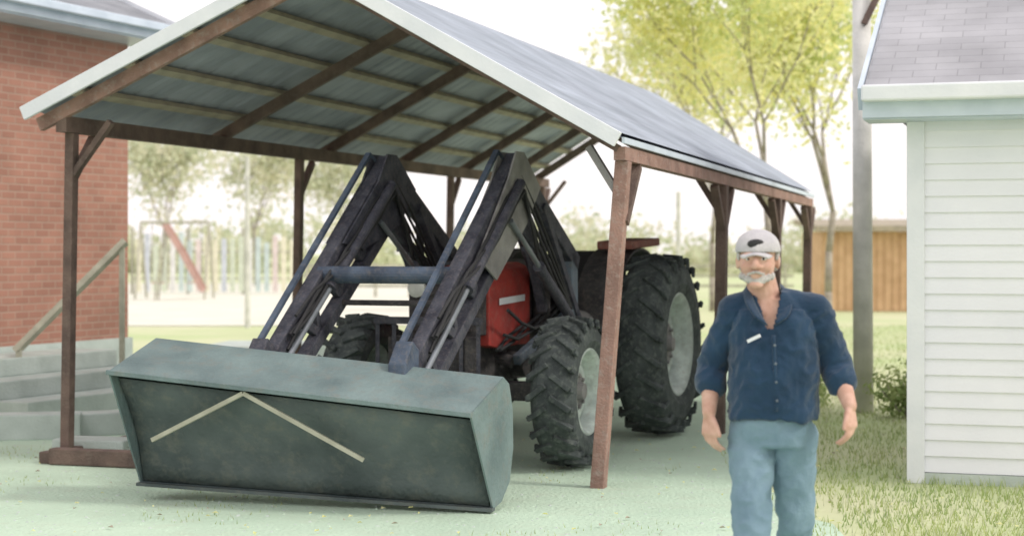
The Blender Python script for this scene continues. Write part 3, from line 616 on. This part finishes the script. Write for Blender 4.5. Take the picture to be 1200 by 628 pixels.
# ---------------- playground
def pick(px, z): return V(((px-600)/F*z, z, 0))
M['hazed'] = mat('hazed_red_paint', (.55,.36,.31), (.45,.3,.26), 5, .85)  # red made pale; haze over the far playground is put into the colour
sw = thing('swing_set', tuple(pick(205,58)), 'faded swing set in the far playground beside the brick house', 'swing set')
a_, b_ = pick(165,58), pick(245,58)
q = MB(); q.tube(a_+UP*2.6, b_+UP*2.6, .05)
for p in (a_, b_):
    for s_ in (-1,1): q.tube(p+V((0,s_*.9,0)), p+UP*2.6, .04)
q.build('frame', M['slat'], sw)
for k in (.25,.8):
    p = lerp(a_, b_, k); q = MB(); q.beam(p+V((-.22,0,.55)), p+V((.22,0,.55)), .2, .04); ss = q.build('swing_seat', M['hazed'], sw)
    q = MB(); q.tube(p+V((-.2,0,.55)), p+V((-.2,0,2.6)), .012); q.tube(p+V((.2,0,.55)), p+V((.2,0,2.6)), .012); q.build('chain', M['plate'], ss)
sd_ = thing('playground_slide', tuple(pick(215,56)), 'faded red playground slide in the far playground', 'slide')
q = MB(); p0 = W(194,266,56); p1 = W(214,298,56); p2 = W(238,342,56)
for a1_, b1_ in ((p0,p1),(p1,p2)):
    q.beam(a1_, b1_, .5, .05); q.beam(a1_+V((0,-.27,.08)), b1_+V((0,-.27,.08)), .05, .16); q.beam(a1_+V((0,.27,.08)), b1_+V((0,.27,.08)), .05, .16)
q.build('chute', M['hazed'], sd_)
q = MB()
for s_ in (-1,1): q.tube(p0+V((0,s_*.25,0)), V((p0.x-.3,p0.y+s_*.25,0)), .03)
for k in range(5): q.tube(V((p0.x-.3+.055*k,p0.y-.25,.4*k+.2)), V((p0.x-.3+.055*k,p0.y+.25,.4*k+.2)), .03)
q.build('ladder', M['slat'], sd_)
fc = thing('playground_fence', tuple(pick(230,64)), 'low fence with coloured boards around the far playground', 'fence')
cols = [('yellow_board',(.8,.77,.60)),('pink_board',(.76,.66,.63)),('teal_board',(.60,.70,.68)),('white_board',(.8,.8,.78)),('green_board',(.66,.72,.58)),('blue_board',(.62,.66,.72))]
cm = [mat(n_, c_, None, 5, .8) for n_, c_ in cols]
px = 158; i = 0
while px < 348:
    p = pick(px, 64); p2_ = pick(px+9, 64); q = MB(); hh_ = 2.1+.5*noise.noise(V((i*.7,0,0)))
    q.beam((p+p2_)/2+UP*.1, (p+p2_)/2+UP*hh_, (p2_-p).length*.7, .03, V((0,1,0)))
    q.build('fence_board', cm[(i*5+i//3)%6], fc); px += 10; i += 1
for h in (.6,1.6):
    q = MB(); q.beam(pick(155,64.05)+UP*h, pick(350,64.05)+UP*h, .04, .08); q.build('rail', M['slat'], fc)
for px in (155,220,285,345):
    q = MB(); q.beam(pick(px,64.2), pick(px,64.2)+UP*2.5, .1, .1); q.build('fence_post', M['slat'], fc)
wf = thing('field_fence', tuple(pick(600,60)), 'weathered post and rail fence across the field behind the tractor', 'fence')
for px in range(360, 960, 40):
    q = MB(); q.beam(pick(px,60), pick(px,60)+UP*1.2, .1, .1, V((0,1,0))); q.build('fence_post', M['slat'], wf)
for h in (.4,.75,1.1):
    q = MB(); q.beam(pick(355,60.06)+UP*h, pick(930,60.06)+UP*h, .04, .1); q.build('rail', M['slat'], wf)
for i, (px, z, h) in enumerate([(290,36,3.6),(795,40,3.0)]):
    q = MB(); q.tube(pick(px,z), pick(px,z)+UP*h, .06, .05); tag(q.build('wooden_pole', M['pole']), ['thin grey pole standing in the left background before the playground','pale pole in the field seen through the right side of the shelter'][i], 'pole')

# ---------------- camera, light, world
cam = bpy.data.cameras.new('camera'); co = bpy.data.objects.new('camera', cam); C.objects.link(co)
co.location = (0,0,EYE); co.rotation_euler = (math.pi/2,0,0); cam.sensor_width = 36; cam.lens = 36*F/1200; cam.shift_y = -(314-HY)/1200; cam.clip_end = 3000
cam.dof.use_dof = True; cam.dof.focus_distance = 9.6; cam.dof.aperture_fstop = 2.0
bpy.context.scene.camera = co
el = math.radians(42); az = math.radians(112)
sdir = V((math.sin(az)*math.cos(el), math.cos(az)*math.cos(el), math.sin(el)))
L = bpy.data.lights.new('sun', 'SUN'); L.energy = 1.5; L.angle = math.radians(10); L.color = (1,.95,.87)
lo = bpy.data.objects.new('sun', L); C.objects.link(lo); lo.rotation_euler = sdir.to_track_quat('Z','Y').to_euler()
wd = bpy.data.worlds.new('World'); bpy.context.scene.world = wd; wd.use_nodes = True
nt = wd.node_tree; bg = nt.nodes['Background']
sk = nt.nodes.new('ShaderNodeTexSky'); sk.sky_type = 'NISHITA'; sk.sun_disc = False; sk.sun_elevation = el; sk.sun_rotation = az; sk.dust_density = 4; sk.air_density = 1.2
mx = nt.nodes.new('ShaderNodeMix'); mx.data_type = 'RGBA'; mx.inputs[0].default_value = .84
nt.links.new(sk.outputs[0], mx.inputs[6]); mx.inputs[7].default_value = (9.8,9.3,9.2,1)
nt.links.new(mx.outputs[2], bg.inputs['Color']); bg.inputs['Strength'].default_value = .14
sc = bpy.context.scene; sc.view_settings.view_transform = 'Standard'; sc.view_settings.look = 'None'; sc.view_settings.exposure = 0
